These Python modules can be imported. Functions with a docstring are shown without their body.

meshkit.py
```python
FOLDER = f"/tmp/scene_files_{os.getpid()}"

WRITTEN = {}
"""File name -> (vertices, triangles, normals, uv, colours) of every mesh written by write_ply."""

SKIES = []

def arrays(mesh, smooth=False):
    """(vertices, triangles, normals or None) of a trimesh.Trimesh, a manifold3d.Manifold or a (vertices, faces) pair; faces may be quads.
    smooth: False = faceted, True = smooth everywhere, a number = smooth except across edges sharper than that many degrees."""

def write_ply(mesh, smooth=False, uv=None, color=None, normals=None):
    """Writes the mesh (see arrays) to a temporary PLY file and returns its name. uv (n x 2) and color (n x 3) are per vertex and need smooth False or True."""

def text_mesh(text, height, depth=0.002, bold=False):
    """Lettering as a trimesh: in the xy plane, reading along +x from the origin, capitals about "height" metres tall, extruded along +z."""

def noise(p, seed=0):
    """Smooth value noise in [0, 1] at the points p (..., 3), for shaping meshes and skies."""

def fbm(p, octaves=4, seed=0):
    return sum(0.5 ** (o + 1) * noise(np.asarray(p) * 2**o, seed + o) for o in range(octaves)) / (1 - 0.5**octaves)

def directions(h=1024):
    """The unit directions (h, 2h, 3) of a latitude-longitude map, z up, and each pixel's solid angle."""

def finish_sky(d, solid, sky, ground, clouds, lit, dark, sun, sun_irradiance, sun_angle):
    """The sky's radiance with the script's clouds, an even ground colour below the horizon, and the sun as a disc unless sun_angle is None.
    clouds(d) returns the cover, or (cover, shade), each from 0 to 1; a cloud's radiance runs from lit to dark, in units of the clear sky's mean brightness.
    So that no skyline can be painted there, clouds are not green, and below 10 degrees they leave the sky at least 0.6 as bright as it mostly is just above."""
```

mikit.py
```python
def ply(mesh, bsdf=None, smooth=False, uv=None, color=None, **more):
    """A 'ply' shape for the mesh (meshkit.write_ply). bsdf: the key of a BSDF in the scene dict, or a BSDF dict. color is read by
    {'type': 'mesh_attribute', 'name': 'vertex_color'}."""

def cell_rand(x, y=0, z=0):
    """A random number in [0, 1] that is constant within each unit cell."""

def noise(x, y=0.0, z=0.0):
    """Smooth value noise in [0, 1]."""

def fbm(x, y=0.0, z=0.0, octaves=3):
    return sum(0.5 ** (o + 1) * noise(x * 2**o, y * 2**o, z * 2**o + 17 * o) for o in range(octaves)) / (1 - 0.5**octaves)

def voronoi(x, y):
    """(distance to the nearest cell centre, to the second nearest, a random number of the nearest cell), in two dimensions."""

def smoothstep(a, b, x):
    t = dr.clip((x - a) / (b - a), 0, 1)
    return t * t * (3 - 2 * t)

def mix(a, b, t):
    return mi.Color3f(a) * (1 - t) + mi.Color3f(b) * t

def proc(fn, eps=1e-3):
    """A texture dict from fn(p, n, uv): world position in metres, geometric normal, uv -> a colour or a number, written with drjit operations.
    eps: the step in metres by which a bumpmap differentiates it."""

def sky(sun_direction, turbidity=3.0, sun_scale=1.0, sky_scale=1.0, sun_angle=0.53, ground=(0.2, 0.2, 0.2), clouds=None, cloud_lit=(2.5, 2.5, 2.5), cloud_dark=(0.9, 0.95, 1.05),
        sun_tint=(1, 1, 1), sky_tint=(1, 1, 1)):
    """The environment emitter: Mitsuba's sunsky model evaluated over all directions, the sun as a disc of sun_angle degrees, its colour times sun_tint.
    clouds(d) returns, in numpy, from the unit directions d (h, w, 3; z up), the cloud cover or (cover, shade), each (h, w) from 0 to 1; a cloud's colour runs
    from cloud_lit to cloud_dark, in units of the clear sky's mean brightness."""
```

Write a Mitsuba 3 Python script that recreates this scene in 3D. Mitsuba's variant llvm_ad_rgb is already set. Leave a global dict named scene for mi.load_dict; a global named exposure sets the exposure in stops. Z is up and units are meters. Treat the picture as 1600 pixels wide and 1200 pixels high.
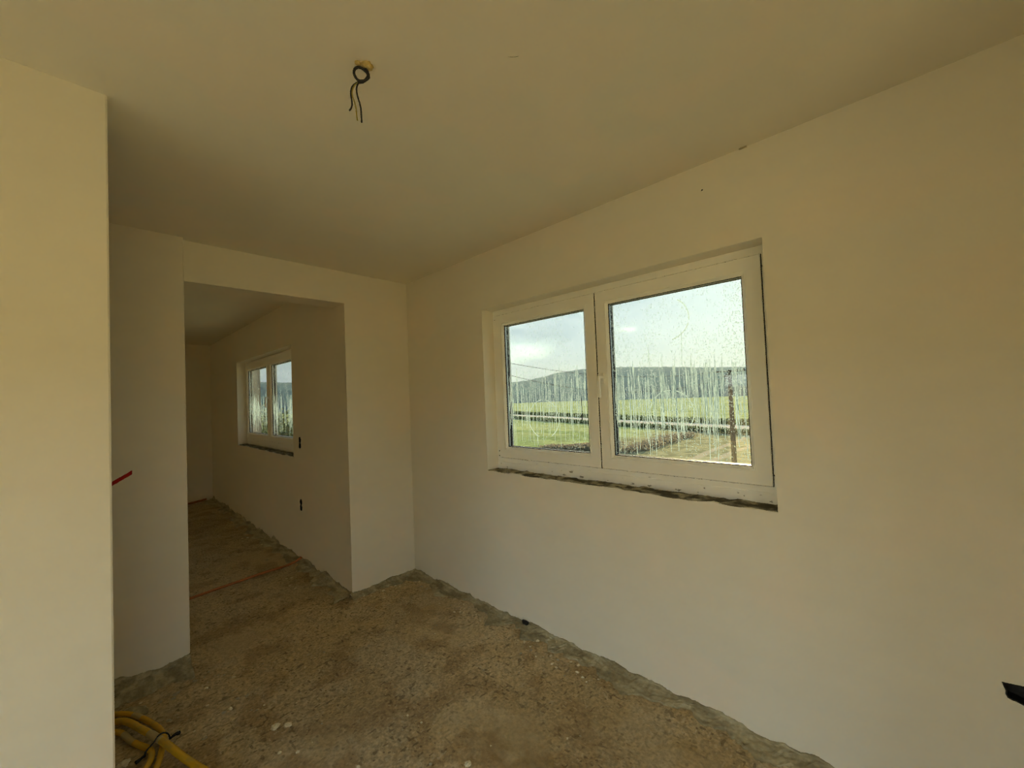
import math
import numpy as np
import trimesh
import mitsuba as mi
import mikit
import meshkit
from mikit import noise, fbm, smoothstep, mix, proc
from shapely.geometry import Polygon, Point, box as sbox
from shapely.ops import unary_union

scene, labels = {}, {}
rng = np.random.default_rng(7)
T = mi.ScalarTransform4f

# ------------------------------------------------------------------ camera, sky, exposure
EYE = np.array([0.0, 0.0, 1.5986])
FWD = np.array([0.72613263, 0.6869693, 0.02836518])
UP = np.array([0.00716511, -0.04881362, 0.9987822])
scene['camera'] = {'type': 'perspective', 'fov': math.degrees(2 * math.atan(800 / 625.93)), 'fov_axis': 'x', 'near_clip': 0.02, 'far_clip': 5000.0,
                   'to_world': T().look_at(origin=EYE.tolist(), target=(EYE + FWD).tolist(), up=UP.tolist())}
exposure = 4.55
SUN = (math.sin(math.radians(78.6)) * math.cos(math.radians(15.2)), math.cos(math.radians(78.6)) * math.cos(math.radians(15.2)), math.sin(math.radians(15.2)))


def clouds(d):
    el = np.degrees(np.arcsin(np.clip(d[..., 2], -1, 1)))
    q = np.stack([d[..., 0], d[..., 1], d[..., 2] * 3.2], -1)
    n = meshkit.fbm(q * 5.0 + 3.3, 5, seed=11)
    s = (d * np.array(SUN)).sum(-1)
    bias = 0.30 * np.clip((s - 0.86) / 0.13, 0, 1) + 0.10 * np.exp(-((el - 3.0) / 3.5) ** 2)
    cover = np.clip((n + bias - 0.44) / 0.2, 0, 1) * 0.9
    near = np.clip((s - 0.90) / 0.085, 0, 1)
    return cover, np.clip((meshkit.fbm(q * 9.0, 4, seed=5) - 0.45) * 2.2, 0, 1) * 0.85 * (1 - 0.7 * near)


scene['sky'] = mikit.sky(SUN, turbidity=5.0, sun_scale=3.0, sky_scale=1.0, sun_angle=1.5, ground=(0.2, 0.2, 0.14), clouds=clouds,
                         cloud_lit=(2.2, 2.18, 1.9), cloud_dark=(0.86, 1.12, 1.22), sun_tint=(1.0, 0.93, 0.78), sky_tint=(1.0, 1.12, 1.14))

# ------------------------------------------------------------------ dimensions (metres, floor at z = 0)
XW, YF, XI, YFF, XC, YC, XL, YL, ZH, ZC = 2.088, 3.317, 1.486, 8.759, 0.424, 3.263, 0.051, 1.935, 2.431, 2.70
XLEFT, YBACK = -2.0, -2.4
W1 = (0.391, 2.267, 1.049, 2.265)        # opening of the near window: y0, y1, z0, z1
W2 = (4.632, 6.932, 1.056, 2.236)
W3 = (0.15, 1.90, 0.0, 1.85)           # glazed balcony opening in the wall behind the photographer


# ------------------------------------------------------------------ materials
def bsdf(name, d, two=True):
    scene[name] = {'type': 'twosided', 'bsdf': d} if two else d


def rgb(*c):
    return {'type': 'rgb', 'value': list(c)}


def plain(name, c, rough=0.5, spec=0.4):
    bsdf(name, {'type': 'principled', 'base_color': rgb(*c), 'roughness': rough, 'specular': spec})


def plaster_col(base):
    def fn(p, n, uv):
        big = fbm(p.x * 0.9 + 5, p.y * 0.9, p.z * 0.9, 4)
        patch = smoothstep(0.52, 0.66, fbm(p.x * 2.6, p.y * 2.6 + 9, p.z * 2.6, 4))
        trowel = fbm(p.x * 7 + 3, p.y * 7, p.z * 16, 3)
        v = 0.95 + 0.07 * big + 0.035 * trowel
        c = mi.Color3f(base) * v
        return mix(c, c * mi.Color3f(1.035, 1.0, 0.985), patch)
    return fn


def plaster_bump(p, n, uv):
    return 0.0006 * fbm(p.x * 60, p.y * 60, p.z * 60, 3) + 0.0025 * fbm(p.x * 5, p.y * 5, p.z * 5, 2)


PLASTER = (0.80, 0.768, 0.672)
bsdf('m_plaster', {'type': 'bumpmap', 'bump': proc(plaster_bump, 2e-3), 'scale': 1.0, 'bsdf': {'type': 'diffuse', 'reflectance': proc(plaster_col(PLASTER))}})


def floor_col(p, n, uv):
    a = fbm(p.x * 1.1, p.y * 1.1, 4.0, 4)
    grit = fbm(p.x * 95, p.y * 95, 2.0, 3)
    smear = smoothstep(0.50, 0.62, fbm(p.x * 3.2 + 7, p.y * 3.2, 8.0, 5))
    dirt = smoothstep(0.50, 0.70, fbm(p.x * 6.5, p.y * 6.5, 15.0, 4))
    coarse = smoothstep(0.22, 0.5, fbm(p.x * 1.5 + 2, p.y * 1.5, 21.0, 3))
    spk = smoothstep(0.80, 0.86, noise(p.x * 75, p.y * 75, 1.0))
    pit = smoothstep(0.80, 0.86, noise(p.x * 60, p.y * 60, 31.0))
    c = mix(mi.Color3f(0.40, 0.32, 0.19), mi.Color3f(0.52, 0.43, 0.28), smoothstep(0.3, 0.7, a))
    c = mix(c, mi.Color3f(0.47, 0.41, 0.295), smear * 0.5)
    c = mix(c, mi.Color3f(0.30, 0.215, 0.115), dirt * 0.6)
    c = c * (1.06 + (0.30 + 0.65 * coarse) * (grit - 0.5))
    c = mix(c, mi.Color3f(0.66, 0.60, 0.46), spk * 0.35 * coarse)
    return mix(c, mi.Color3f(0.12, 0.09, 0.05), pit * 0.55 * coarse)


def floor_bump(p, n, uv):
    return 0.003 * fbm(p.x * 130, p.y * 130, 0.0, 3)


bsdf('m_floor', {'type': 'bumpmap', 'bump': proc(floor_bump, 2e-3), 'scale': 1.0, 'bsdf': {'type': 'diffuse', 'reflectance': proc(floor_col)}})


def mortar_col(p, n, uv):
    a = fbm(p.x * 26, p.y * 9, p.z * 40, 4)
    b = fbm(p.x * 90, p.y * 70, p.z * 90, 3)
    return mix(mi.Color3f(0.27, 0.235, 0.15), mi.Color3f(0.46, 0.42, 0.29), smoothstep(0.3, 0.7, a)) * (0.7 + 0.6 * b)


def mortar_bump(p, n, uv):
    return 0.006 * fbm(p.x * 45, p.y * 45, p.z * 45, 3)


bsdf('m_mortar', {'type': 'bumpmap', 'bump': proc(mortar_bump, 2e-3), 'scale': 1.0, 'bsdf': {'type': 'diffuse', 'reflectance': proc(mortar_col)}})


def sill_col(p, n, uv):
    a = fbm(p.x * 30, p.y * 22, p.z * 30, 4)
    return mix(mi.Color3f(0.10, 0.09, 0.065), mi.Color3f(0.46, 0.42, 0.31), smoothstep(0.35, 0.75, a))


bsdf('m_sill', {'type': 'bumpmap', 'bump': proc(mortar_bump, 2e-3), 'scale': 1.0, 'bsdf': {'type': 'diffuse', 'reflectance': proc(sill_col)}})


def pvc_col(p, n, uv):
    dirt = smoothstep(0.72, 0.80, fbm(p.x * 40, p.y * 30, p.z * 40, 3)) * smoothstep(1.12, 1.07, p.z)
    return mix(mi.Color3f(0.88, 0.88, 0.83), mi.Color3f(0.2, 0.19, 0.15), dirt * 0.8)


bsdf('m_pvc', {'type': 'principled', 'base_color': proc(pvc_col), 'roughness': 0.35, 'specular': 0.4})
plain('m_pvc_plain', (0.84, 0.83, 0.78), 0.3)
plain('m_gasket', (0.02, 0.022, 0.022), 0.6)
plain('m_gap', (0.09, 0.085, 0.07), 0.7, 0.2)
plain('m_dark', (0.012, 0.013, 0.016), 0.5)
bsdf('m_spacer', {'type': 'principled', 'base_color': rgb(0.62, 0.64, 0.64), 'roughness': 0.4, 'metallic': 0.6})
scene['m_glass'] = {'type': 'thindielectric', 'int_ior': 1.5, 'specular_transmittance': rgb(0.148, 0.19, 0.232)}
scene['m_drops'] = {'type': 'principledthin', 'base_color': rgb(0.27, 0.37, 0.43), 'roughness': 0.4, 'diff_trans': 1.9, 'spec_trans': 0.0, 'eta': 1.33}
plain('m_black_cable', (0.018, 0.018, 0.02), 0.45)
plain('m_green_wire', (0.34, 0.28, 0.05), 0.5)


def foam_col(p, n, uv):
    return mix(mi.Color3f(0.42, 0.28, 0.07), mi.Color3f(0.72, 0.58, 0.28), fbm(p.x * 160, p.y * 160, p.z * 160, 3))


bsdf('m_foam', {'type': 'diffuse', 'reflectance': proc(foam_col)})


def hose_col(p, n, uv):
    a = fbm(p.x * 25, p.y * 25, p.z * 25, 3)
    return mix(mi.Color3f(0.66, 0.40, 0.02), mi.Color3f(0.56, 0.37, 0.06), smoothstep(0.45, 0.7, a))


bsdf('m_hose', {'type': 'principled', 'base_color': proc(hose_col), 'roughness': 0.45, 'specular': 0.4})
plain('m_tape', (0.50, 0.40, 0.20), 0.6, 0.3)
plain('m_red_hose', (0.38, 0.13, 0.045), 0.5)
plain('m_outer', (0.22, 0.225, 0.23), 0.9, 0.1)
plain('m_red_paint', (0.42, 0.02, 0.018), 0.8, 0.2)
plain('m_chip', (0.70, 0.64, 0.48), 0.9, 0.1)
plain('m_chip_grey', (0.42, 0.39, 0.30), 0.9, 0.1)


def ground_col(p, n, uv):
    r = mi.Float(p.x)
    g1 = fbm(p.x * 0.35, p.y * 0.12, 1.0, 4)
    g2 = fbm(p.x * 2.2, p.y * 1.4, 3.0, 4)
    grass = mix(mi.Color3f(0.36, 0.45, 0.19), mi.Color3f(0.52, 0.58, 0.27), smoothstep(0.3, 0.7, g1)) * (0.55 + 0.85 * g2)
    soil = mix(mi.Color3f(0.30, 0.25, 0.16), mi.Color3f(0.52, 0.44, 0.29), smoothstep(0.3, 0.7, g2))
    bare = smoothstep(25.5, 20.5, p.y + 5 * (g1 - 0.5)) * smoothstep(59.0, 54.0, r) * smoothstep(0.2, 0.45, g1 + 0.2)
    c = mix(grass, mix(soil, grass, 0.35), bare)
    rut = smoothstep(0.42, 0.18, mi.Float(abs(p.y - 11.5 + 0.5 * (g1 - .5)))) + smoothstep(0.42, 0.18, mi.Float(abs(p.y - 10.2 + 0.06 * (r - 31) + 0.5 * (g1 - .5))))
    rut = rut * smoothstep(20.0, 27.0, r) * smoothstep(56.0, 50.0, r)
    return mix(c, mi.Color3f(0.62, 0.54, 0.38), rut * 0.85)


bsdf('m_ground', {'type': 'diffuse', 'reflectance': proc(ground_col)})


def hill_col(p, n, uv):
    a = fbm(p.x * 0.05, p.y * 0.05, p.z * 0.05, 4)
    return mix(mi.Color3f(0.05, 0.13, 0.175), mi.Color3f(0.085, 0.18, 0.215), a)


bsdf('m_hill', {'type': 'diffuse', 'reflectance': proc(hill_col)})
bsdf('m_road', {'type': 'diffuse', 'reflectance': rgb(0.72, 0.69, 0.60)})
plain('m_pole', (0.055, 0.058, 0.058), 0.85, 0.2)
plain('m_line', (0.03, 0.03, 0.03), 0.6)
scene['m_leaf'] = {'type': 'principledthin', 'base_color': rgb(0.11, 0.15, 0.08), 'roughness': 0.6, 'diff_trans': 0.7}
scene['m_dry'] = {'type': 'principledthin', 'base_color': rgb(0.42, 0.37, 0.27), 'roughness': 0.7, 'diff_trans': 0.5}
plain('m_bark', (0.10, 0.08, 0.06), 0.9, 0.2)

# ------------------------------------------------------------------ mesh helpers
cat = trimesh.util.concatenate


def numbered(name):
    if name not in USED:
        USED[name] = 0
        return name
    USED[name] += 1
    return f'{name}_{USED[name]:03d}'


USED = {}


def put(name, mesh, m, parent=None, smooth=False, **lab):
    key = numbered(f'{parent}__{name}' if parent else name)
    scene[key] = mikit.ply(mesh, m, smooth=smooth)
    if lab:
        labels[key] = lab
    return key


def thing(name, **lab):
    key = numbered(name)
    labels[key] = lab
    return key


def bx(x0, x1, y0, y1, z0, z1):
    m = trimesh.creation.box((x1 - x0, y1 - y0, z1 - z0))
    m.apply_translation(((x0 + x1) / 2, (y0 + y1) / 2, (z0 + z1) / 2))
    return m


def soft(x0, x1, y0, y1, z0, z1, r):
    pts = []
    for sx, X in ((1, x0), (-1, x1)):
        for sy, Y in ((1, y0), (-1, y1)):
            for sz, Z in ((1, z0), (-1, z1)):
                pts += [(X + sx * r, Y + sy * r, Z), (X + sx * r, Y, Z + sz * r), (X, Y + sy * r, Z + sz * r)]
    return trimesh.convex.convex_hull(np.array(pts))


def ext_x(poly, x0, x1):
    m = trimesh.creation.extrude_polygon(poly, x1 - x0, engine='earcut')
    m.vertices = m.vertices[:, [2, 0, 1]] + [x0, 0, 0]
    return m


def ext_z(pts, z0, z1):
    m = trimesh.creation.extrude_polygon(Polygon(pts), z1 - z0, engine='earcut')
    m.vertices = m.vertices + [0, 0, z0]
    return m


def ring(rect, prof):
    """A mitred rectangular frame in a plane of constant x: rect = (y0, y1, z0, z1), prof = closed outline of (inset, x)."""
    y0, y1, z0, z1 = rect
    v = []
    for o, x in prof:
        v += [(x, y0 + o, z0 + o), (x, y1 - o, z0 + o), (x, y1 - o, z1 - o), (x, y0 + o, z1 - o)]
    f, n = [], len(prof)
    for i in range(n):
        j = (i + 1) % n
        for k in range(4):
            l = (k + 1) % 4
            f += [(4 * i + k, 4 * i + l, 4 * j + l), (4 * i + k, 4 * j + l, 4 * j + k)]
    m = trimesh.Trimesh(np.array(v), np.array(f), process=False)
    if m.volume < 0:
        m.invert()
    return m


def spline(pts, n):
    from scipy.interpolate import CubicSpline
    p = np.asarray(pts, float)
    t = np.r_[0, np.cumsum(np.linalg.norm(np.diff(p, axis=0), axis=1))]
    return CubicSpline(t, p)(np.linspace(0, t[-1], n))


def tube(path, r, sides=10):
    p = np.asarray(path, float)
    n = len(p)
    r = np.broadcast_to(r, n)
    t = np.gradient(p, axis=0)
    t /= np.linalg.norm(t, axis=1, keepdims=True)
    a = np.cross(t[0], [0.31, 0.17, 0.93])
    a /= np.linalg.norm(a)
    v = []
    for i in range(n):
        a = a - t[i] * (a @ t[i])
        a /= np.linalg.norm(a)
        b = np.cross(t[i], a)
        for k in range(sides):
            w = 2 * math.pi * k / sides
            v.append(p[i] + r[i] * (math.cos(w) * a + math.sin(w) * b))
    f = []
    for i in range(n - 1):
        for k in range(sides):
            l = (k + 1) % sides
            f += [(i * sides + k, i * sides + l, (i + 1) * sides + l), (i * sides + k, (i + 1) * sides + l, (i + 1) * sides + k)]
    c0, c1 = len(v), len(v) + 1
    v += [p[0], p[-1]]
    for k in range(sides):
        l = (k + 1) % sides
        f += [(c0, l, k), (c1, (n - 1) * sides + k, (n - 1) * sides + l)]
    return trimesh.Trimesh(np.array(v), np.array(f), process=False)


def grid(xs, ys, zf):
    X, Y = np.meshgrid(xs, ys, indexing='ij')
    Z = zf(X, Y)
    v = np.stack([X, Y, Z], -1).reshape(-1, 3)
    nx, ny = len(xs), len(ys)
    i, j = np.meshgrid(np.arange(nx - 1), np.arange(ny - 1), indexing='ij')
    a = (i * ny + j).ravel()
    f = np.vstack([np.stack([a, a + ny, a + ny + 1], 1), np.stack([a, a + ny + 1, a + 1], 1)])
    return trimesh.Trimesh(v, f, process=False)


def nz(x, y, s, seed=0, z=0.0, octaves=3):
    return meshkit.fbm(np.stack([np.asarray(x) * s, np.asarray(y) * s, np.full_like(np.asarray(x, float), z)], -1), octaves, seed)


# ------------------------------------------------------------------ the shell
ST = dict(kind='structure')


def floor_z(X, Y):
    mask = np.clip(nz(X, Y, 1.6, 21) * 2.2 - 0.5, 0.15, 1)
    return -0.012 + 0.018 * (nz(X, Y, 3.0, 1) - 0.5) + 0.014 * (nz(X, Y, 9, 5) - 0.5) * mask + 0.010 * (nz(X, Y, 24, 2) - 0.5) * mask + 0.006 * (nz(X, Y, 80, 3, octaves=2) - 0.5) * mask


xs = np.r_[np.linspace(-4.8, -0.1, 60, endpoint=False), np.arange(-0.1, 2.16, 0.011)]
ys = np.r_[np.linspace(YBACK - 0.1, 0.7, 45, endpoint=False), np.arange(0.7, 4.3, 0.011), np.arange(4.3, 8.9, 0.04)]
put('floor', grid(xs, ys, floor_z), 'm_floor', smooth=True, label='rough bare brown concrete floor strewn with grit and crumbs', category='floor', **ST)
XIL = -3.9
ceil_plan = [(XLEFT - .3, YBACK - .3), (XW + .32, YBACK - .3), (XW + .32, YF + .23), (XI + .32, YF + .23), (XI + .32, YFF + .2), (XIL - .2, YFF + .2), (XIL - .2, YC), (XLEFT - .3, YC)]
put('ceiling', ext_z(ceil_plan, ZC, ZC + 0.25), 'm_plaster', label='smooth plastered beige ceiling', category='ceiling', **ST)
crack = spline([(0.945, 0.852, ZC - .0004), (0.958, 0.842, ZC - .0004), (0.968, 0.828, ZC - .0004)], 6)


def ragged(y0, y1, z, amp, seed, n=160, rise=0.0):
    y = np.linspace(y0, y1, n)
    s = np.linspace(0, 1, n)
    return list(zip(y, z + rise * s + amp * (nz(y, y * 0, 9, seed, octaves=4) - 0.5) * 2 * np.minimum(1, 12 * np.minimum(s, 1 - s) + .15)))


# window wall of the near room: plaster face with the opening (broken lower edge) and the torn socket cut-out
open1 = Polygon(ragged(W1[0], W1[1], W1[2] - 0.016, 0.009, 3) + [(W1[1], W1[3]), (W1[0], W1[3])])
sock = Polygon([(-0.219, 0.577), (-0.228, 0.578), (-0.27, 0.583), (-0.42, 0.585), (-0.425, 0.515), (-0.32, 0.512), (-0.285, 0.517), (-0.262, 0.521), (-0.246, 0.527), (-0.238, 0.527),
                (-0.229, 0.531), (-0.225, 0.541), (-0.2262, 0.552), (-0.222, 0.565)]).buffer(0.0012)
wr = Polygon([(YBACK - .2, -0.1), (YF + .23, -0.1), (YF + .23, ZC + .02), (YBACK - .2, ZC + .02)])
put('wall_right', cat([ext_x(wr.difference(open1).difference(sock), XW, XW + 0.02),
                       ext_x(wr.difference(sbox(W1[0], W1[2] - 0.03, W1[1], W1[3])).difference(sock.buffer(0.004)), XW + 0.02, XW + 0.19)]), 'm_plaster',
    label='beige plastered wall with the large window in it', category='wall', **ST)
put('outer_masonry', ext_x(wr.difference(sbox(W1[0], W1[2] - 0.03, W1[1], W1[3])), XW + 0.19, XW + 0.30), 'm_outer', 'wall_right', label='raw grey outer masonry')
hole = trimesh.creation.icosphere(1, 0.0042)
hole.apply_scale((0.3, 1, 1))
hole.apply_translation((XW, 0.632, 2.573))
put('nail_hole', hole, 'm_dark', 'wall_right', label='tiny dark nail hole')
# partition across the far end: proud pier on the left, header over the passage, stub on the right
put('wall_far', cat([ext_z([(-4.8, YC), (XC - .004, YC), (XC, YC + .004), (XC, YF + 0.228), (-4.8, YF + 0.228)], -0.1, ZC + .02),
                     bx(XC - .001, XI + .001, YF, YF + .228, ZH, ZC + .02), bx(XI, XW + .01, YF, YF + .228, -0.1, ZC + .02)]), 'm_plaster',
    label='beige plastered partition with a full-width passage under a header', category='wall', **ST)
put('wall_near', ext_z([(XLEFT - .1, YL), (XL - .005, YL), (XL, YL + .004), (XL, YL + .24), (XLEFT - .1, YL + .24)], -0.1, ZC + .02), 'm_plaster',
    label='bright beige plastered wall end at the left edge', category='wall', **ST)
wl = sbox(YBACK - .2, -0.1, YC, ZC + .02).difference(sbox(W3[0], W3[2], W3[1], W3[3]))
put('wall_return', ext_z([(1.35, -0.66), (XW + .01, -0.66), (XW + .01, -0.52), (1.355, -0.52), (1.35, -0.525)], -0.1, ZC + .02), 'm_plaster', label='plastered wall return beside the viewer, out of view on the right', category='wall', **ST)
put('wall_left', ext_x(wl, XLEFT - 0.3, XLEFT), 'm_plaster', label='plastered wall with a glazed balcony opening behind the viewer', category='wall', **ST)
put('wall_back', cat([bx(XLEFT - .3, XLEFT + .15, YBACK - .3, YBACK, -0.1, ZC + .02), bx(0.0, XW + .3, YBACK - .3, YBACK, -0.1, ZC + .02), bx(XLEFT + .15, 0.0, YBACK - .3, YBACK, 1.85, ZC + .02), bx(XLEFT + .15, 0.0, YBACK - .3, YBACK, -.1, .02)]), 'm_plaster', label='plastered wall behind the viewer', category='wall', **ST)
# inner room
open2 = Polygon(ragged(W2[0], W2[1], W2[2] - 0.016, 0.010, 8) + [(W2[1], W2[3]), (W2[0], W2[3])])
SOCK = [(4.437, 1.200), (4.446, 0.565)]


def gang(y, z):
    return unary_union([Point(y, z + s * 0.030).buffer(0.030, 8) for s in (1, -1)] + [sbox(y - .014, z - .03, y + .014, z + .03)])


wi = sbox(YF + .228, -0.1, YFF + .1, ZC + .02)
gangs = unary_union([gang(*q) for q in SOCK])
put('wall_inner_right', cat([ext_x(wi.difference(open2).difference(gangs), XI, XI + 0.02),
                             ext_x(wi.difference(sbox(W2[0], W2[2] - .03, W2[1], W2[3])).difference(gangs), XI + .02, XI + 0.19)]), 'm_plaster',
    label='dim plastered window wall of the room beyond the passage', category='wall', **ST)
put('outer_masonry', ext_x(wi.difference(sbox(W2[0], W2[2] - .03, W2[1], W2[3])), XI + .19, XI + .30), 'm_outer', 'wall_inner_right', label='raw grey outer masonry')
put('wall_inner_left', bx(XIL - .2, XIL, YC, YFF + .2, -.1, ZC + .02), 'm_plaster', label='plastered wall of the room beyond, out of view on the left', category='wall', **ST)
put('wall_inner_far', bx(XIL - .2, XI + .3, YFF, YFF + .2, -0.1, ZC + .02), 'm_plaster', label='dark plastered end wall of the room beyond', category='wall', **ST)
put('crack', tube(crack, 0.0007, 5), 'm_mortar', 'ceiling', label='short hairline crack')
seam = spline([(XW - .004, 0.46, ZC - .001), (XW - .006, 0.45, ZC - .003), (XW - .003, 0.43, ZC - .001)], 5)
put('chipped_spot', tube(seam, 0.005, 6), 'm_mortar', 'ceiling', label='small dark chip at the wall joint')


# rough mortar left at the foot of the walls
def fillet(a, b, nrm, seed, h=0.05, w=0.085, step=0.014):
    a, b, nrm = np.array(a, float), np.array(b, float), np.array(nrm, float)
    L = np.linalg.norm(b - a)
    s = np.linspace(0, L, max(8, int(L / step)))
    base = a + np.outer(s / L, b - a)
    k = base[:, 0] + base[:, 1] * 1.7 + seed * 3
    hh = h * np.clip(-0.1 + 2.1 * nz(k, k * 0, 5, seed, octaves=5), 0.2, 3) + 0.012 * (nz(k, k * 0, 45, seed + 1) - 0.4)
    ww = w * np.clip(-0.35 + 2.7 * nz(k, k * 0 + 7, 4, seed + 2, octaves=5), 0.12, 3) + 0.016 * (nz(k, k * 0, 40, seed + 3) - 0.5)
    rows = []
    prof = [(-0.01, 1.02), (0.07, 1.0), (0.12, 0.80), (0.16, 0.62), (0.28, 0.50), (0.45, 0.34), (0.60, 0.30), (0.75, 0.22), (0.9, 0.10), (1.0, -0.05), (1.05, -0.5)]
    for i, (pw, ph) in enumerate(prof):
        jit = 0.010 * (nz(k * 1.0, k * 0 + i * 0.35, 32, seed + 5) - 0.5) * (0.2 if i < 1 else 1)
        off = np.maximum(ww * pw + (jit if 1 < i < 9 else 0), -0.01)
        zz = hh * ph + (jit if 0 < i < 10 else 0) - 0.006
        rows.append(base + np.outer(off, nrm) + np.outer(zz, [0, 0, 1]))
    v = np.stack(rows, 0)
    R, n = v.shape[:2]
    i, j = np.meshgrid(np.arange(R - 1), np.arange(n - 1), indexing='ij')
    q = (i * n + j).ravel()
    f = np.vstack([np.stack([q, q + n, q + n + 1], 1), np.stack([q, q + n + 1, q + 1], 1)])
    return trimesh.Trimesh(v.reshape(-1, 3), f, process=False)


put('trim_1', fillet((XW, -0.5, 0), (XW, YF, 0), (-1, 0, 0), 1, 0.027, 0.095), 'm_mortar', label='rough grey mortar edge along the foot of the window wall', category='mortar edge', **ST)
put('trim_2', fillet((XI - .02, YF, 0), (XW, YF, 0), (0, -1, 0), 2, 0.03, 0.06), 'm_mortar', label='rough mortar edge at the foot of the stub wall right of the passage', category='mortar edge', **ST)
put('trim_3', fillet((-0.5, YC, 0), (XC, YC, 0), (0, -1, 0), 3, 0.06, 0.09), 'm_mortar', label='rough mortar edge at the foot of the pier left of the passage', category='mortar edge', **ST)
put('trim_4', fillet((XI, YF, 0), (XI, YFF, 0), (-1, 0, 0), 4, 0.038, 0.09), 'm_mortar', label='dark mortar edge along the window wall of the room beyond', category='mortar edge', **ST)


def sill(y0, y1, x0, z, seed):
    n = int((y1 - y0) / 0.008)
    y = np.linspace(y0 - .004, y1 + .004, n)
    cols = []
    offs = [0.0, 0.012, 0.03, 0.05, 0.075, 0.10, 0.135]
    front = [(-0.05, 0.003), (-0.02, 0.002)]
    for dz, dx in front:
        cols.append(np.stack([np.full(n, x0 + dx) + 0.003 * nz(y, y * 0 + dz * 90, 60, seed), y, np.full(n, z + dz)], 1))
    for i, o in enumerate(offs):
        zz = z + 0.022 * (nz(y, y * 0 + o * 4, 28, seed, octaves=4) - 0.5) - 0.004 * (i == 0)
        cols.append(np.stack([np.full(n, x0 + 0.004 + o), y, zz], 1))
    v = np.stack(cols, 0)
    R = len(cols)
    i, j = np.meshgrid(np.arange(R - 1), np.arange(n - 1), indexing='ij')
    q = (i * n + j).ravel()
    f = np.vstack([np.stack([q, q + n, q + n + 1], 1), np.stack([q, q + n + 1, q + 1], 1)])
    return trimesh.Trimesh(v.reshape(-1, 3), f, process=False)


put('trim_5', sill(W1[0], W1[1], XW, W1[2] - 0.012, 4), 'm_sill', label='raw dark mortar ledge under the large window', category='window ledge', **ST)
put('trim_6', sill(W2[0], W2[1], XI, W2[2] - 0.012, 9), 'm_sill', label='raw dark mortar ledge under the small far window', category='window ledge', **ST)

# ------------------------------------------------------------------ windows


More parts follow.
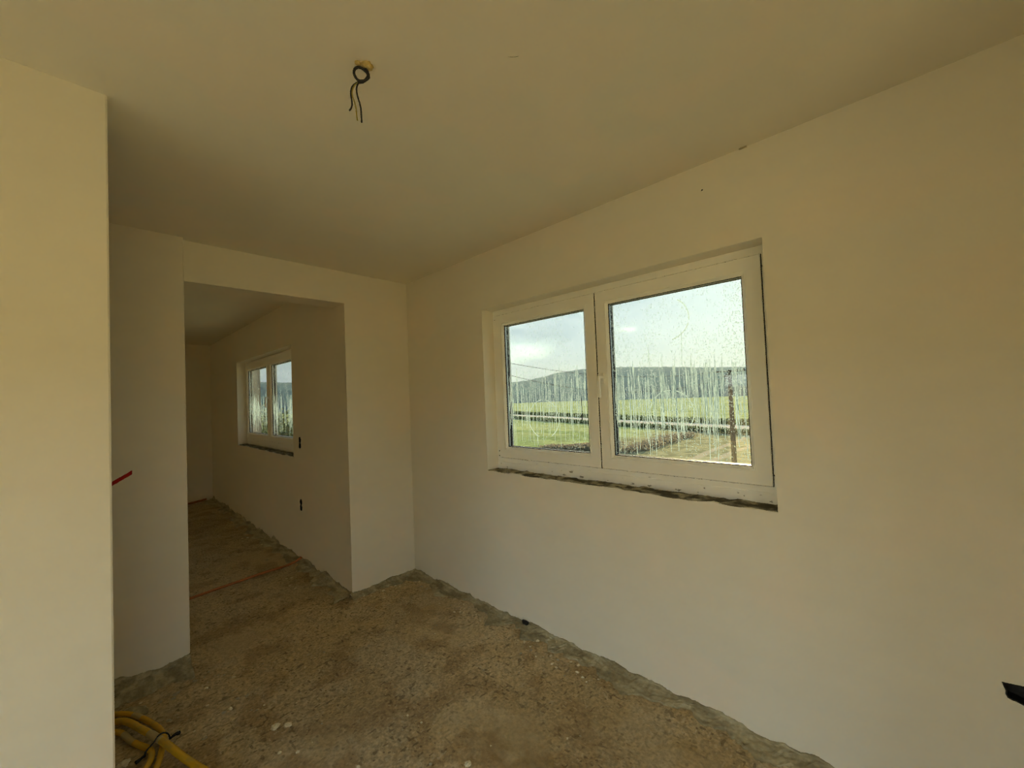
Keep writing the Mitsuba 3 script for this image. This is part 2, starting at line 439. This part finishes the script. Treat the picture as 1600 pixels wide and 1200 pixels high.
def condensation(y0, y1, z0, z1, x, dense, rings, seed, gap=None, low=0.28, top=0.55):
    """Run-down water marks, fine drops and the rings of suction cups on the room side of a pane."""
    g = np.random.default_rng(seed)
    V, F, at = [], [], 0

    def strip(py, pz, w, h):
        nonlocal at
        n = len(py)
        V.append(np.stack([np.r_[np.full(n, x), x - np.full(n, h), np.full(n, x)], np.r_[py - w / 2, py, py + w / 2], np.r_[pz, pz, pz]], 1))
        i = np.arange(n - 1)
        for a, b in ((0, n), (n, 2 * n)):
            F.append(np.vstack([np.stack([a + i, a + i + 1, b + i + 1], 1), np.stack([a + i, b + i + 1, b + i], 1)]) + at)
        at += 3 * n

    H = z1 - z0
    for _ in range(int(dense * (y1 - y0))):
        zt = z0 + H * min(0.97, g.uniform(low + 0.05, top) + abs(g.normal(0, 0.06)))
        ln = H * g.uniform(0.12, 0.42)
        zb = max(zt - ln, z0 + 0.01)
        n = max(6, int((zt - zb) / 0.012))
        pz = np.linspace(zt, zb, n)
        y = g.uniform(y0 + .01, y1 - .01)
        if gap and abs(y - gap[0]) < gap[1]:
            continue
        py = y + 0.006 * (nz(pz, pz * 0, 9, int(g.integers(9999)), octaves=2) - 0.5) + np.cumsum(g.normal(0, 0.0004, n))
        py = np.clip(py, y0 + .004, y1 - .004)
        w = g.uniform(0.0014, 0.0036) * np.clip(0.5 + nz(pz, pz * 0 + y, 30, 3), 0.3, 1.3)
        w[0] *= 0.3
        w[-1] *= 0.8
        strip(py, pz, w, 0.0008)
    for cy, cz, r, a0, a1 in rings:
        for (b0, b1) in ((a0, a0 + (a1 - a0) * 0.45), (a0 + (a1 - a0) * 0.5, a1)):
            t = np.radians(np.linspace(b0, b1, 40))
            ro = r + 0.003 * (nz(t, t * 0, 4, 5) - 0.5)
            for dr in (0.0026, -0.0026):
                v = np.stack([np.full(40, x - .0006), cy - (ro + dr) * np.cos(t), cz + (ro + dr) * np.sin(t)], 1)
                V.append(v)
            i = np.arange(39)
            F.append(np.vstack([np.stack([i, i + 1, i + 41], 1), np.stack([i, i + 41, i + 40], 1)]) + at)
            at += 80
    # fine drops
    nd = int(dense * 30 * (y1 - y0) * H)
    cy = g.uniform(y0 + .002, y1 - .002, nd * 3)
    cz = z0 + H * g.uniform(0, 1, nd * 3)
    keep = g.uniform(0, 1, nd * 3) < np.clip(nz(cy, cz * 0.35, 14, seed) * 1.6 - 0.45, 0.05, 1) * np.where(cz < z0 + H * low, 0.35, 1.0)
    cy, cz = cy[keep][:nd], cz[keep][:nd]
    nd = len(cy)
    r = g.uniform(0.0009, 0.0024, nd)
    ang = np.arange(6) * np.pi / 3
    ringv = np.stack([np.full((nd, 6), x), cy[:, None] + r[:, None] * np.cos(ang), cz[:, None] + 1.3 * r[:, None] * np.sin(ang)], -1)
    ctr = np.stack([x - r * 0.5, cy, cz], 1)[:, None]
    V.append(np.concatenate([ringv, ctr], 1).reshape(-1, 3))
    k = np.arange(6)
    tri = np.stack([k, (k + 1) % 6, np.full(6, 6)], 1)
    F.append((tri[None] + (np.arange(nd) * 7)[:, None, None]).reshape(-1, 3) + at)
    # wet beads along the rim of the glass
    return trimesh.Trimesh(np.vstack(V), np.vstack(F), process=False)


def window(name, W, xf, ymid, dense, rings, lab, handle_side):
    """A two-leaf white plastic window whose frame face stands at x = xf; the leaf on the +y side comes first."""
    y0, y1, z0, z1 = W
    w = thing(name, label=lab, category='window', kind='structure')
    fb = z0 + 0.026
    put('frame', ring((y0 - .01, y1 + .01, fb, z1 + .01), [(0, xf), (0.055, xf), (0.057, xf + .002), (0.057, xf + .07), (0, xf + .07)]), 'm_pvc', w)
    put('frame_extension', bx(xf - 0.004, xf + .05, y0, y1, z0 - 0.015, fb + 0.016), 'm_pvc', w, label='dirty lower frame strip')
    sx = xf - 0.012
    for i, (a, b) in enumerate(((ymid + .0035, y1 - 0.032), (y0 + 0.033, ymid - .0035))):
        r = (a, b, z0 + 0.073, z1 - 0.042)
        s = put('sash', ring(r, [(0.0, sx + .003), (0.003, sx), (0.064, sx), (0.0645, sx + .0018), (0.066, sx + .0018), (0.0665, sx), (0.070, sx), (0.085, sx + .014), (0.085, sx + .021),
                                 (0.085, sx + .075), (0.0, sx + .075)]), 'm_pvc', w)
        put('gap_seal', ring(r, [(-.0022, xf - .003), (.001, xf - .003), (.001, xf + .001), (-.0022, xf + .001)]), 'm_gap', s, label='thin dark gap around the leaf')
        g = 0.085
        ry0, ry1, rz0, rz1 = r[0] + g, r[1] - g, r[2] + g, r[3] - g
        put('gasket', ring((ry0, ry1, rz0, rz1), [(-.001, sx + .0145), (0.0035, sx + .0155), (0.0035, sx + .021), (-.001, sx + .021)]), 'm_gasket', s, label='black rubber gasket')
        put('spacer', ring((ry0, ry1, rz0, rz1), [(-.001, sx + .0235), (0.003, sx + .0235), (0.003, sx + .036), (-.001, sx + .036)]), 'm_spacer', s, label='grey metal spacer bar')
        put('outer_gasket', ring((ry0, ry1, rz0, rz1), [(-.001, sx + .0365), (0.0045, sx + .0365), (0.0045, sx + .058), (-.001, sx + .058)]), 'm_gasket', s, label='dark outer seal')
        gx = sx + .0222
        pane = trimesh.Trimesh([(gx, ry0, rz0), (gx, ry1, rz0), (gx, ry1, rz1), (gx, ry0, rz1)], [(0, 1, 2), (0, 2, 3)], process=False)
        put('pane', pane, 'm_glass', s)
        if dense:
            put('condensation', condensation(ry0 + .004, ry1 - .004, rz0 + .004, rz1 - .004, gx - .0007, dense[i], rings[i], 31 + i + int(y0 * 7), (0.592, 0.016) if name == 'window_1' else None), 'm_drops', s, kind='stuff',
                label='whitish run-down condensation on the glass')
    hy, hz = ymid - 0.036, z0 + 0.632
    h = put('handle', cat([soft(sx - .010, sx + .001, hy - .014, hy + .014, hz - .034, hz + .034, .003), tube([(sx - .008, hy, hz + .008), (sx - .042, hy, hz + .008)], 0.009, 12),
                           tube(spline([(sx - .040, hy, hz + .014), (sx - .045, hy, hz - .01), (sx - .046, hy, hz - .06), (sx - .044, hy, hz - .118)], 14), np.r_[0.0085, np.full(12, 0.0098), 0.007], 12)]),
            'm_pvc_plain', f'{w}__sash_001', smooth=40, label='white lever handle')
    put('gap_seal', bx(sx + .005, sx + .03, ymid - .0036, ymid + .0036, z0 + .073, z1 - .042), 'm_dark', w, label='dark gap between the leaves')
    put('gap_seal', bx(sx + .006, sx + .02, y0 + .0295, y0 + .0335, z0 + .075, z1 - .044), 'm_dark', w, label='dark hinge gap')
    for yy, zz in ((y1 - 0.020, z0 + .12), (y1 - 0.019, z0 + .085), (y1 - .022, z1 - .07), (y0 + .029, z0 + .125), (y0 + .029, z1 - .10)):
        c = trimesh.creation.cylinder(0.0035, 0.004, sections=10)
        c.apply_transform(trimesh.transformations.rotation_matrix(math.pi / 2, (0, 1, 0)))
        c.apply_translation((xf - .001, yy, zz))
        put('screw_hole', c, 'm_gasket', w)
    return w


window('window_1', W1, XW + .117, 1.335, (200, 330), ([(1.800, 1.423, 0.135, -60, 250)], [(0.890, 1.470, 0.120, -35, 215), (0.886, 1.985, 0.115, -80, 60)]),
       'large white two-leaf window with streaky condensation looking onto green fields', True)
window('window_2', W2, XI + .117, 5.825, (120, 120), ([], []), 'smaller white two-leaf window of the dim room beyond the passage', True)
w3 = thing('window_3', label='large balcony glazing behind the viewer', category='window', kind='structure')
put('frame', cat([ring((W3[0], W3[1], W3[2], W3[3]), [(0, XLEFT - .20), (0.08, XLEFT - .20), (0.08, XLEFT - .13), (0, XLEFT - .13)]), bx(XLEFT - .20, XLEFT - .13, 0.98, 1.07, W3[2], W3[3])]), 'm_pvc_plain', w3)
pane = trimesh.Trimesh([(XLEFT - .16, W3[0], W3[2]), (XLEFT - .16, W3[1], W3[2]), (XLEFT - .16, W3[1], W3[3]), (XLEFT - .16, W3[0], W3[3])], [(0, 1, 2), (0, 2, 3)], process=False)


# ------------------------------------------------------------------ socket holes
LAB = ['black two-gang socket hole in the inner wall beside the far window ledge', 'black two-gang socket hole low on the inner wall, below the other one']
for (y, z), lab in zip(SOCK, LAB):
    t = thing('socket_box', label=lab, category='socket box', group='socket boxes on the inner wall')
    inner = gang(y, z).buffer(-0.0045)
    put('rim', ext_x(gang(y, z).buffer(-0.0008).difference(inner), XI - 0.002, XI + .05), 'm_dark', t)
    put('bottom', ext_x(gang(y, z).buffer(-0.001), XI + .05, XI + .056), 'm_dark', t)
t = thing('socket_box', label='large torn black socket opening cut by the right edge of the photo', category='socket box')
put('rim', ext_x(sock.buffer(-.0005).difference(sock.buffer(-0.004)), XW + .001, XW + .045), 'm_dark', t)
put('bottom', ext_x(sock.buffer(-.0007), XW + .045, XW + .05), 'm_dark', t)
put('wire_end', tube(spline([(XW + .044, -0.30, 0.53), (XW + .02, -0.295, 0.535), (XW + .012, -0.30, 0.55)], 8), 0.004, 8), 'm_black_cable', t, smooth=True)

# ------------------------------------------------------------------ ceiling cable
t = thing('ceiling_cable', label='black cable knotted in a loop with bare wire ends hanging from the ceiling', category='cable')
fo = trimesh.creation.icosphere(3, 1.0)
fo.vertices *= (1 + 0.9 * (meshkit.fbm(fo.vertices * 2.2 + 4, 3, 2)[:, None] - 0.5))
fo.apply_scale((0.018, 0.015, 0.011))
fo.apply_translation((0.634, 1.193, ZC - 0.004))
put('foam_plug', fo, 'm_foam', t, smooth=True, label='crumbly yellow foam plug')
fo2 = fo.copy()
fo2.apply_translation((-0.634, -1.193, -ZC + .004))
fo2.apply_scale((0.6, 0.6, 0.6))
fo2.apply_translation((0.609, 1.207, ZC - 0.002))
put('foam_plug', fo2, 'm_foam', t, smooth=True)
loop = [(0.628, 1.198, ZC), (0.632, 1.197, 2.685), (0.637, 1.195, 2.672), (0.633, 1.190, 2.650), (0.624, 1.196, 2.642), (0.612, 1.206, 2.640), (0.602, 1.213, 2.651), (0.598, 1.215, 2.665), (0.602, 1.213, 2.679),
        (0.615, 1.207, 2.687), (0.628, 1.203, 2.683), (0.638, 1.199, 2.671), (0.633, 1.202, 2.655), (0.622, 1.207, 2.642), (0.611, 1.210, 2.637)]
put('cable_loop', tube(spline(loop, 90), 0.0042, 10), 'm_black_cable', t, smooth=True)
put('wire_end', tube(spline([(0.612, 1.209, 2.638), (0.602, 1.214, 2.630), (0.592, 1.219, 2.615), (0.588, 1.220, 2.598), (0.590, 1.219, 2.570), (0.589, 1.220, 2.548), (0.583, 1.223, 2.536)], 40), 0.0026, 8), 'm_black_cable', t, smooth=True)
put('wire_end', tube(spline([(0.614, 1.207, 2.637), (0.607, 1.210, 2.627), (0.604, 1.212, 2.613), (0.606, 1.211, 2.589), (0.613, 1.208, 2.559), (0.615, 1.207, 2.530), (0.616, 1.207, 2.504)], 40), 0.0026, 8), 'm_black_cable', t, smooth=True)
put('wire_end', tube(spline([(0.607, 1.211, 2.634), (0.594, 1.218, 2.610), (0.592, 1.219, 2.590), (0.599, 1.215, 2.561), (0.602, 1.214, 2.535), (0.604, 1.212, 2.508)], 40), 0.0022, 8), 'm_green_wire', t, smooth=True,
    label='yellow-green earth wire')

# ------------------------------------------------------------------ hoses on the floor
HZ = 0.004
hA = spline([(-0.30, 2.95, HZ), (-0.05, 3.00, HZ), (0.083, 2.965, HZ + .006), (0.150, 2.815, HZ + .022), (0.195, 2.675, HZ + .030), (0.226, 2.58, HZ + .031), (0.29, 2.39, HZ + .014), (0.372, 2.18, HZ), (0.50, 1.85, HZ), (0.60, 1.55, HZ)], 120)
a = thing('yellow_hose', label='thick yellow hose running straight across the floor towards the viewer', category='hose')
put('tube', tube(hA, 0.0145, 14), 'm_hose', a, smooth=True)
hB = spline([(-0.35, 2.80, HZ), (-0.08, 2.90, HZ), (0.080, 2.885, HZ), (0.120, 2.775, HZ), (0.168, 2.650, HZ + .002), (0.188, 2.585, HZ + .004), (0.176, 2.52, HZ), (0.130, 2.45, HZ), (0.04, 2.36, HZ), (-0.1, 2.28, HZ)], 110)
b = thing('yellow_hose', label='yellow hose curving down to the lower left below the tie', category='hose')
put('tube', tube(hB, 0.012, 14), 'm_hose', b, smooth=True)
hC = spline([(-0.32, 3.06, HZ), (-0.1, 3.11, HZ), (0.085, 3.05, HZ), (0.190, 2.87, HZ), (0.232, 2.73, HZ), (0.238, 2.645, HZ), (0.224, 2.57, HZ), (0.208, 2.50, HZ), (0.176, 2.42, HZ), (0.10, 2.29, HZ)], 110)
c = thing('yellow_hose', label='middle yellow hose bending down between the other two under the tie', category='hose')
put('tube', tube(hC, 0.012, 14), 'm_hose', c, smooth=True)
for key, path, r, s in ((a, hA, 0.0152, (0.36, 0.43)), (b, hB, 0.0127, (0.42, 0.52)), (c, hC, 0.0127, (0.42, 0.49))):
    n = len(path)
    put('tape', tube(path[int(s[0] * n):int(s[1] * n)], r, 14), 'm_tape', key, smooth=True, label='dull pale tape sleeve')
tie = [(0.166, 2.590, 0.000), (0.176, 2.594, 0.022), (0.195, 2.598, 0.034), (0.219, 2.606, 0.054), (0.244, 2.616, 0.042), (0.256, 2.622, 0.016), (0.258, 2.624, 0.000)]
t = thing('wire_tie', label='dark wire tie twisted around the yellow hoses', category='wire')
put('wrap', tube(spline(tie, 40), 0.0032, 8), 'm_dark', t, smooth=True)
put('tail', tube(spline([(0.166, 2.590, 0.000), (0.150, 2.577, 0.004), (0.132, 2.570, 0.001)], 10), np.linspace(.005, .008, 10), 6), 'm_dark', t, smooth=True)
put('tail', tube(spline([(0.258, 2.624, 0.000), (0.276, 2.622, 0.010), (0.294, 2.628, 0.004)], 10), np.linspace(.005, .009, 10), 6), 'm_dark', t, smooth=True)
put('orange_hose', tube(spline([(0.45, 4.31, .012), (0.573, 4.339, 0.012), (0.9, 4.385, 0.011), (1.2, 4.412, 0.012), (1.40, 4.424, 0.018), (1.475, 4.428, 0.045)], 60), 0.0105, 10), 'm_red_hose', smooth=True,
    label='thin orange-red hose lying across the floor of the passage', category='hose')
put('orange_hose', tube(spline([(0.2, 8.45, .014), (0.8, 8.52, 0.014), (1.15, 8.60, 0.014), (1.38, 8.70, 0.02)], 40), 0.016, 8), 'm_red_hose', smooth=True,
    label='red hose along the foot of the far end wall', category='hose')
pm = trimesh.Trimesh(*trimesh.remesh.subdivide(*trimesh.remesh.subdivide(*trimesh.remesh.subdivide(bx(0, 0.105, YC - .0012, YC + .0005, -0.012, 0.012).vertices, bx(0, 0.105, 0, 1, 0, 1).faces))), process=False)
pm.vertices[:, 2] += 0.004 * (nz(pm.vertices[:, 0], pm.vertices[:, 2] * 3, 120, 4) - 0.5)
pm.vertices[:, 2] += 0.62 * pm.vertices[:, 0]
pm.vertices += [0.066, 0, 1.172]
put('paint_mark', pm, 'm_red_paint', label='red paint stroke slanting up on the dim pier by the left wall end', category='paint mark')

# ------------------------------------------------------------------ crumbs of plaster and mortar
protos = []
for k in range(6):
    m = trimesh.creation.icosphere(2, 1.0)
    m.vertices *= 1 + 1.7 * (meshkit.fbm(m.vertices * 2.6 + k * 5, 3, k)[:, None] - 0.5)
    m.apply_scale((1, 0.62 + 0.07 * k, 0.42))
    protos.append((mikit.ply(m, 'm_chip'), mikit.ply(m, 'm_chip_grey')))


def crumb(x, y, r, grey, lab, group=None, name='plaster_crumb', categ='crumb'):
    key = numbered(name)
    z = float(floor_z(np.array([x]), np.array([y]))[0])
    scene[key] = {**protos[rng.integers(6)][int(grey)], 'to_world': T().translate([float(x), float(y), z + 0.25 * r]).rotate([0, 0, 1], float(rng.uniform(0, 360))).scale(float(r))}
    labels[key] = {'label': lab, 'category': categ, **({'group': group} if group else {})}


for x, y, r, gr, lab in [(1.132, 1.430, 0.014, 0, 'largest pale oblong crumb at the bottom edge, middle of the floor'), (0.804, 1.785, 0.008, 0, 'small pale crumb near the bottom edge, left of the largest oblong crumb'),
                         (2.005, 1.760, 0.012, 0, 'round pale crumb against the window wall, uppermost of the four larger ones'), (1.930, 1.758, 0.008, 0, 'small pale crumb just left of the round crumb at the window wall'),
                         (2.000, 1.500, 0.012, 0, 'pale crumb at the foot of the window wall, below the round one'), (1.921, 1.393, 0.011, 0, 'blocky pale crumb out from the window wall, left of a close pair'),
                         (1.905, 1.345, 0.009, 0, 'slim pale crumb out from the window wall, right of a close pair'), (1.872, 2.459, 0.010, 0, 'flat pale chip far back on the floor, left of two in a row'),
                         (1.898, 2.425, 0.009, 0, 'flat pale chip far back on the floor, right of two in a row'), (1.700, 3.200, 0.014, 0, 'widest pale chip on the floor below the stub wall'),
                         (0.628, 2.317, 0.020, 0, 'ragged pale flake in the left foreground, left end of a streak'), (0.675, 2.280, 0.017, 0, 'ragged pale flake in the left foreground, right end of a streak'),
                         (0.652, 2.075, 0.009, 0, 'bright pale pebble in the left foreground, right one of a pair'), (0.595, 2.135, 0.009, 0, 'pale pebble in the left foreground, left one of a pair'),
                         (0.096, 2.618, 0.022, 0, 'pale flat flake below the yellow hoses, next to the left wall end')]:
    crumb(x, y, r, bool(gr), lab)
for _ in range(46):
    s = rng.uniform(0, 1)
    y = 1.1 + 2.1 * s
    crumb(XW - 0.10 - abs(rng.normal(0, 0.07)), y, rng.uniform(0.004, 0.010), rng.random() < 0.3, 'small pale crumb of plaster on the floor along the foot of the window wall', 'crumbs along the window wall')
for _ in range(46):
    crumb(rng.uniform(0.5, 1.9), rng.uniform(1.0, 3.1), rng.uniform(0.003, 0.0075), rng.random() < 0.5, 'small crumb of plaster scattered in the middle of the rough floor', 'crumbs in the middle of the floor')
for _ in range(30):
    crumb(rng.uniform(0.12, 0.62), rng.uniform(2.5, 3.15), rng.uniform(0.004, 0.013), rng.random() < 0.75, 'greyish crumb of mortar on the floor in front of the pier', 'crumbs in front of the pier', 'mortar_crumb')
for _ in range(24):
    crumb(XI - 0.08 - abs(rng.normal(0, 0.13)), rng.uniform(3.6, 7.5), rng.uniform(0.006, 0.016), rng.random() < 0.3, 'pale crumb of plaster on the dark floor beyond the passage', 'crumbs beyond the passage')
for _ in range(10):
    crumb(rng.uniform(1.5, 1.95), YF - 0.06 - abs(rng.normal(0, 0.06)), rng.uniform(0.005, 0.010), False, 'small pale crumb on the floor below the stub wall', 'crumbs below the stub wall')

sl = trimesh.creation.icosphere(2, 1.0)
sl.vertices *= 1 + 0.5 * (meshkit.fbm(sl.vertices * 2.0, 3, 9)[:, None] - 0.5)
sl.apply_scale((0.075, 0.040, 0.013))
sl.apply_transform(trimesh.transformations.rotation_matrix(2.1, (0, 0, 1)))
sl.apply_translation((0.155, 3.005, -0.004))
put('mortar_slab', sl, 'm_mortar', smooth=50, label='flat grey slab of broken mortar on the floor behind the yellow hoses', category='mortar slab')
crumb(0.325, 3.005, 0.017, True, 'dark grey lump of mortar lying beside the flat slab', categ='crumb', name='mortar_crumb')
put('dark_clip', soft(XW - .022, XW - .004, 1.90, 1.955, 0.004, 0.030, .004), 'm_dark', label='small black clip at the foot of the window wall', category='clip')

# ------------------------------------------------------------------ the outside
G = -3.9


def ground_z(X, Y):
    return G + 0.25 * (nz(X, Y, 0.08, 31) - 0.5) * np.clip((np.hypot(X, Y) - 20) / 20, 0, 1) + 0.10 * (nz(X, Y, 0.8, 32) - 0.5)


put('ground', grid(np.r_[np.arange(-40, 6, 4.0), np.arange(6, 64, 0.6), np.geomspace(64, 900, 50)], np.r_[-np.geomspace(500, 20, 18), np.arange(-16, 30, 0.6), np.geomspace(30, 900, 60)], ground_z), 'm_ground', smooth=True,
    label='green fields with a patch of bare earth in front of the house', category='field', **ST)
AZ = [-10, 5, 13.3, 14.3, 16.2, 18, 25, 40, 46.8, 49.3, 51.2, 53, 55.7, 57.5, 61, 64.4, 69.2, 72.3, 76.6, 90, 130]
EL = [2.4, 2.6, 2.63, 2.53, 2.41, 2.38, 2.0, 1.4, 1.53, 1.79, 2.17, 2.63, 2.87, 3.0, 2.95, 2.76, 2.47, 2.2, 2.0, 1.7, 1.8]
azs, ts = np.radians(np.linspace(-10, 130, 900)), np.linspace(0, 1, 40)
A, TT = np.meshgrid(azs, ts, indexing='ij')
RR = 262 + 620 * TT + 12 * np.sin(A * 9)
top = 1.6 + np.tan(np.radians(np.interp(np.degrees(A), AZ, EL))) * 640 - G
prof = np.clip(TT / 0.60, 0, 1) ** 0.8 * np.where(TT > 0.66, 1 - 0.6 * (TT - 0.66) / 0.34, 1.0)
Z = G - 2 + top * prof + (3.2 * (meshkit.fbm(np.stack([RR * np.cos(A) * .16, RR * np.sin(A) * .16, A * 0], -1), 4, 6) - 0.3)) * np.clip(TT * 20, 0, 1) + 5.0
Z[:, 0] = G - 2
v = np.stack([RR * np.sin(A), RR * np.cos(A), Z], -1).reshape(-1, 3)
n = len(ts)
i, j = np.meshgrid(np.arange(len(azs) - 1), np.arange(n - 1), indexing='ij')
q = (i * n + j).ravel()
put('wooded_hills', (v, np.vstack([np.stack([q, q + n + 1, q + n], 1), np.stack([q, q + 1, q + n + 1], 1)])), 'm_hill', smooth=True, label='long bluish wooded hills on the horizon behind the fields', category='hills')


def ribbon(pts, w, z, n=80, thick=0.12):
    p = spline([(x, y, z) for x, y in pts], n)
    t = np.gradient(p, axis=0)
    s = np.stack([-t[:, 1], t[:, 0], 0 * t[:, 0]], 1)
    s /= np.linalg.norm(s, axis=1, keepdims=True)
    cs = [(-w / 2, -thick), (-w / 2, 0), (w / 2, 0), (w / 2, -thick)]
    v = np.stack([p + s * a + [0, 0, b] for a, b in cs], 1).reshape(-1, 3)
    f = []
    for i in range(n - 1):
        for k in range(3):
            f += [(4 * i + k, 4 * i + k + 1, 4 * i + k + 5), (4 * i + k, 4 * i + k + 5, 4 * i + k + 4)]
    return trimesh.Trimesh(v, np.array(f), process=False)


ROAD = np.array([(96, 150), (83, 95), (76, 71), (66, 42), (59.6, 23), (56.6, 13), (54, 2), (51, -12), (47, -40)], float)
put('road', ribbon(ROAD, 6.5, G + 0.22, 120, 0.4), 'm_road', label='pale straight country road crossing the fields', category='road')


def tufts(pts, count, h, seed, size=0.14):
    g = np.random.default_rng(seed)
    p = spline([(x, y, 0) for x, y in pts], 400)
    c = p[g.integers(0, 400, count)] + g.normal(0, 0.45, (count, 3)) * [1, 1, 0] + g.uniform(-.5, .5, (count, 3)) * [1, 1, 0]
    c[:, 2] = G + g.uniform(0.02, h, count)
    d = g.normal(0, 1, (count, 3)) * [1, 1, 1.6]
    d /= np.linalg.norm(d, axis=1, keepdims=True)
    e = np.cross(d, g.normal(0, 1, (count, 3)))
    e /= np.linalg.norm(e, axis=1, keepdims=True)
    s = g.uniform(0.6, 1.4, (count, 1)) * size
    v = np.stack([c - d * s, c + e * s * 0.45, c + d * s, c - e * s * 0.45], 1).reshape(-1, 3)
    q = np.arange(count)[:, None] * 4
    return trimesh.Trimesh(v, np.vstack([q + [0, 1, 2], q + [0, 2, 3]]), process=False)


off = lambda d: [(x + d, y) for x, y in ROAD[1:7]]
put('roadside_hedge', tufts(off(5.2), 9000, 0.9, 3, 0.2), 'm_leaf', label='dark scrub strip along the far side of the road', category='hedge', kind='stuff')
put('roadside_hedge', tufts(off(-5.0), 9000, 0.55, 4, 0.2), 'm_leaf', label='dark scrub strip along the near side of the road', category='hedge', kind='stuff')


def shrub(name, x, y, h, w, m, lab, categ, seed, group=None, n=900, leaf=0.10):
    g = np.random.default_rng(seed)
    t = thing(name, label=lab, category=categ, **({'group': group} if group else {}))
    u = g.normal(0, 1, (n, 3))
    u /= np.linalg.norm(u, axis=1, keepdims=True)
    c = u * (g.uniform(0.35, 1, (n, 1)) ** 0.5) * (0.8 + 0.5 * meshkit.fbm(u * 2 + seed, 3, seed)[:, None]) * [w / 2, w / 2, h * 0.42] + [x, y, G + h * 0.58]
    d = g.normal(0, 1, (n, 3))
    d /= np.linalg.norm(d, axis=1, keepdims=True)
    e = np.cross(d, g.normal(0, 1, (n, 3)))
    e /= np.linalg.norm(e, axis=1, keepdims=True)
    s = g.uniform(0.6, 1.3, (n, 1)) * leaf
    v = np.stack([c - d * s, c + e * s * 0.5, c + d * s, c - e * s * 0.5], 1).reshape(-1, 3)
    q = np.arange(n)[:, None] * 4
    put('foliage', trimesh.Trimesh(v, np.vstack([q + [0, 1, 2], q + [0, 2, 3]]), process=False), m, t)
    st = [tube([(x, y, G - .1), (x + 0.02, y, G + h * 0.35), (x, y + .03, G + h * 0.7)], np.array([.05, .035, .015]) * h * 0.5, 7)]
    for k in range(6):
        an = k * 1.05 + seed
        st.append(tube([(x, y, G + h * 0.25), (x + math.cos(an) * w * .15, y + math.sin(an) * w * .15, G + h * 0.5), (x + math.cos(an) * w * .33, y + math.sin(an) * w * .33, G + h * 0.8)], np.array([.02, .014, .006]) * h * 0.5, 5))
    put('stem', cat(st), 'm_bark', t)


put('dry_brush', cat([tufts([(30.5, 24.6), (31.5, 23.0), (33.5, 21.4), (36.5, 20.4)], 5000, 0.5, 8, 0.13), tufts([(33, 17.6), (37, 17.2), (42, 17.6), (47, 17.0)], 4500, 0.45, 9, 0.13)]), 'm_dry',
    label='brown dry brush on the bare earth below the field, seen low in the window', category='brush', kind='stuff')
for k, (x, y, h) in enumerate([(5.2, 22, 4.6), (7.9, 25.5, 4.3), (8.9, 30.0, 5.2), (7.0, 33, 5.0), (11.6, 34, 4.8), (14.6, 41, 5.6), (10.6, 39.5, 5.4)]):
    shrub('green_shrub', x, y, h, 2.6, 'm_leaf', 'grey-green bush outside seen through the small far window', 'shrub', 70 + k, 'bushes outside the far window', 1500, 0.13)


def pole(x, y, top, arms, lab):
    t = thing('utility_pole', label=lab, category='utility pole')
    put('post', tube([(x, y, G - .2), (x, y, G + 3), (x, y, top)], np.array([0.165, 0.15, 0.11]), 14), 'm_pole', t, smooth=30)
    d = np.array(arms, float)
    for z, l in ((top - .1, 0.9), (top - .42, 0.42)):
        c = put('crossarm', tube([(x - d[0] * l, y - d[1] * l, z), (x + d[0] * l, y + d[1] * l, z)], 0.045, 8), 'm_pole', t)
        for s in (-0.95, -0.5, 0.5, 0.95):
            q = np.array([x + d[0] * l * s, y + d[1] * l * s, z + .02])
            put('insulator', tube([q, q + [0, 0, .05], q + [0, 0, .06], q + [0, 0, .14]], np.array([.02, .02, .04, .03]), 8), 'm_line', c)
    an = np.linspace(0, 2 * math.pi, 30)
    for s in (-1, 1):
        put('cable_coil', tube(np.stack([x + d[0] * (s * .17 + .12 * np.cos(an)), y + d[1] * (s * .17 + .12 * np.cos(an)), top - .72 + .16 * np.sin(an)], 1), 0.02, 6), 'm_line', t)


pole(29.52, 7.84, 2.72, (-0.27, 0.963), 'dark utility pole standing in the field near the right side of the large window')
pole(12.0, 16.0, 4.45, (-0.6, 0.8), 'utility pole at the other end of the overhead lines')
for k, (a0, a1, z0) in enumerate(((-1.83, 3.47, 2.65), (-4.3, 5.8, 2.30), (-1.83, 3.47, 2.65))):
    s = np.linspace(0, 1, 60)
    o = (0.8, 0.0, -0.8)[k]
    p = np.stack([29.52 - 17.52 * s - 0.27 * o, 7.84 + 8.16 * s + 0.963 * o * (1 - .2 * s), z0 + a0 * s + a1 * s * s], 1)
    if k < 2:
        put('power_line', tube(p, 0.012, 5), 'm_line', label=['upper overhead line sagging from the utility pole to the left', 'lower overhead line sagging from the utility pole to the left'][k], category='power line')
s = np.linspace(0, 1, 30)
put('power_line', tube(np.stack([29.6 + 6 * s, 7.1 - 26 * s, 2.65 - 1.6 * s + 2.0 * s * s], 1), 0.012, 5), 'm_line', label='overhead line running from the utility pole to the right', category='power line')
pf = thing('field_pole', label='slim distant pole standing in the green field seen through the left leaf', category='pole')
put('post', tube([(62.5, 41.7, G - .2), (62.5, 41.7, G + 4.6)], np.array([.10, .07]), 8), 'm_pole', pf)

# ------------------------------------------------------------------ morning haze over the far fields
scene['haze'] = {'type': 'cube', 'to_world': T().translate([560, 300, 25]).scale([490, 460, 45]), 'bsdf': {'type': 'null'},
                 'interior': {'type': 'homogeneous', 'sigma_t': 0.0008, 'albedo': {'type': 'rgb', 'value': [0.86, 0.95, 0.995]}, 'phase': {'type': 'hg', 'g': 0.0}}}
labels['haze'] = {'label': 'thin pale haze over the far fields and hills', 'category': 'haze', 'kind': 'stuff'}
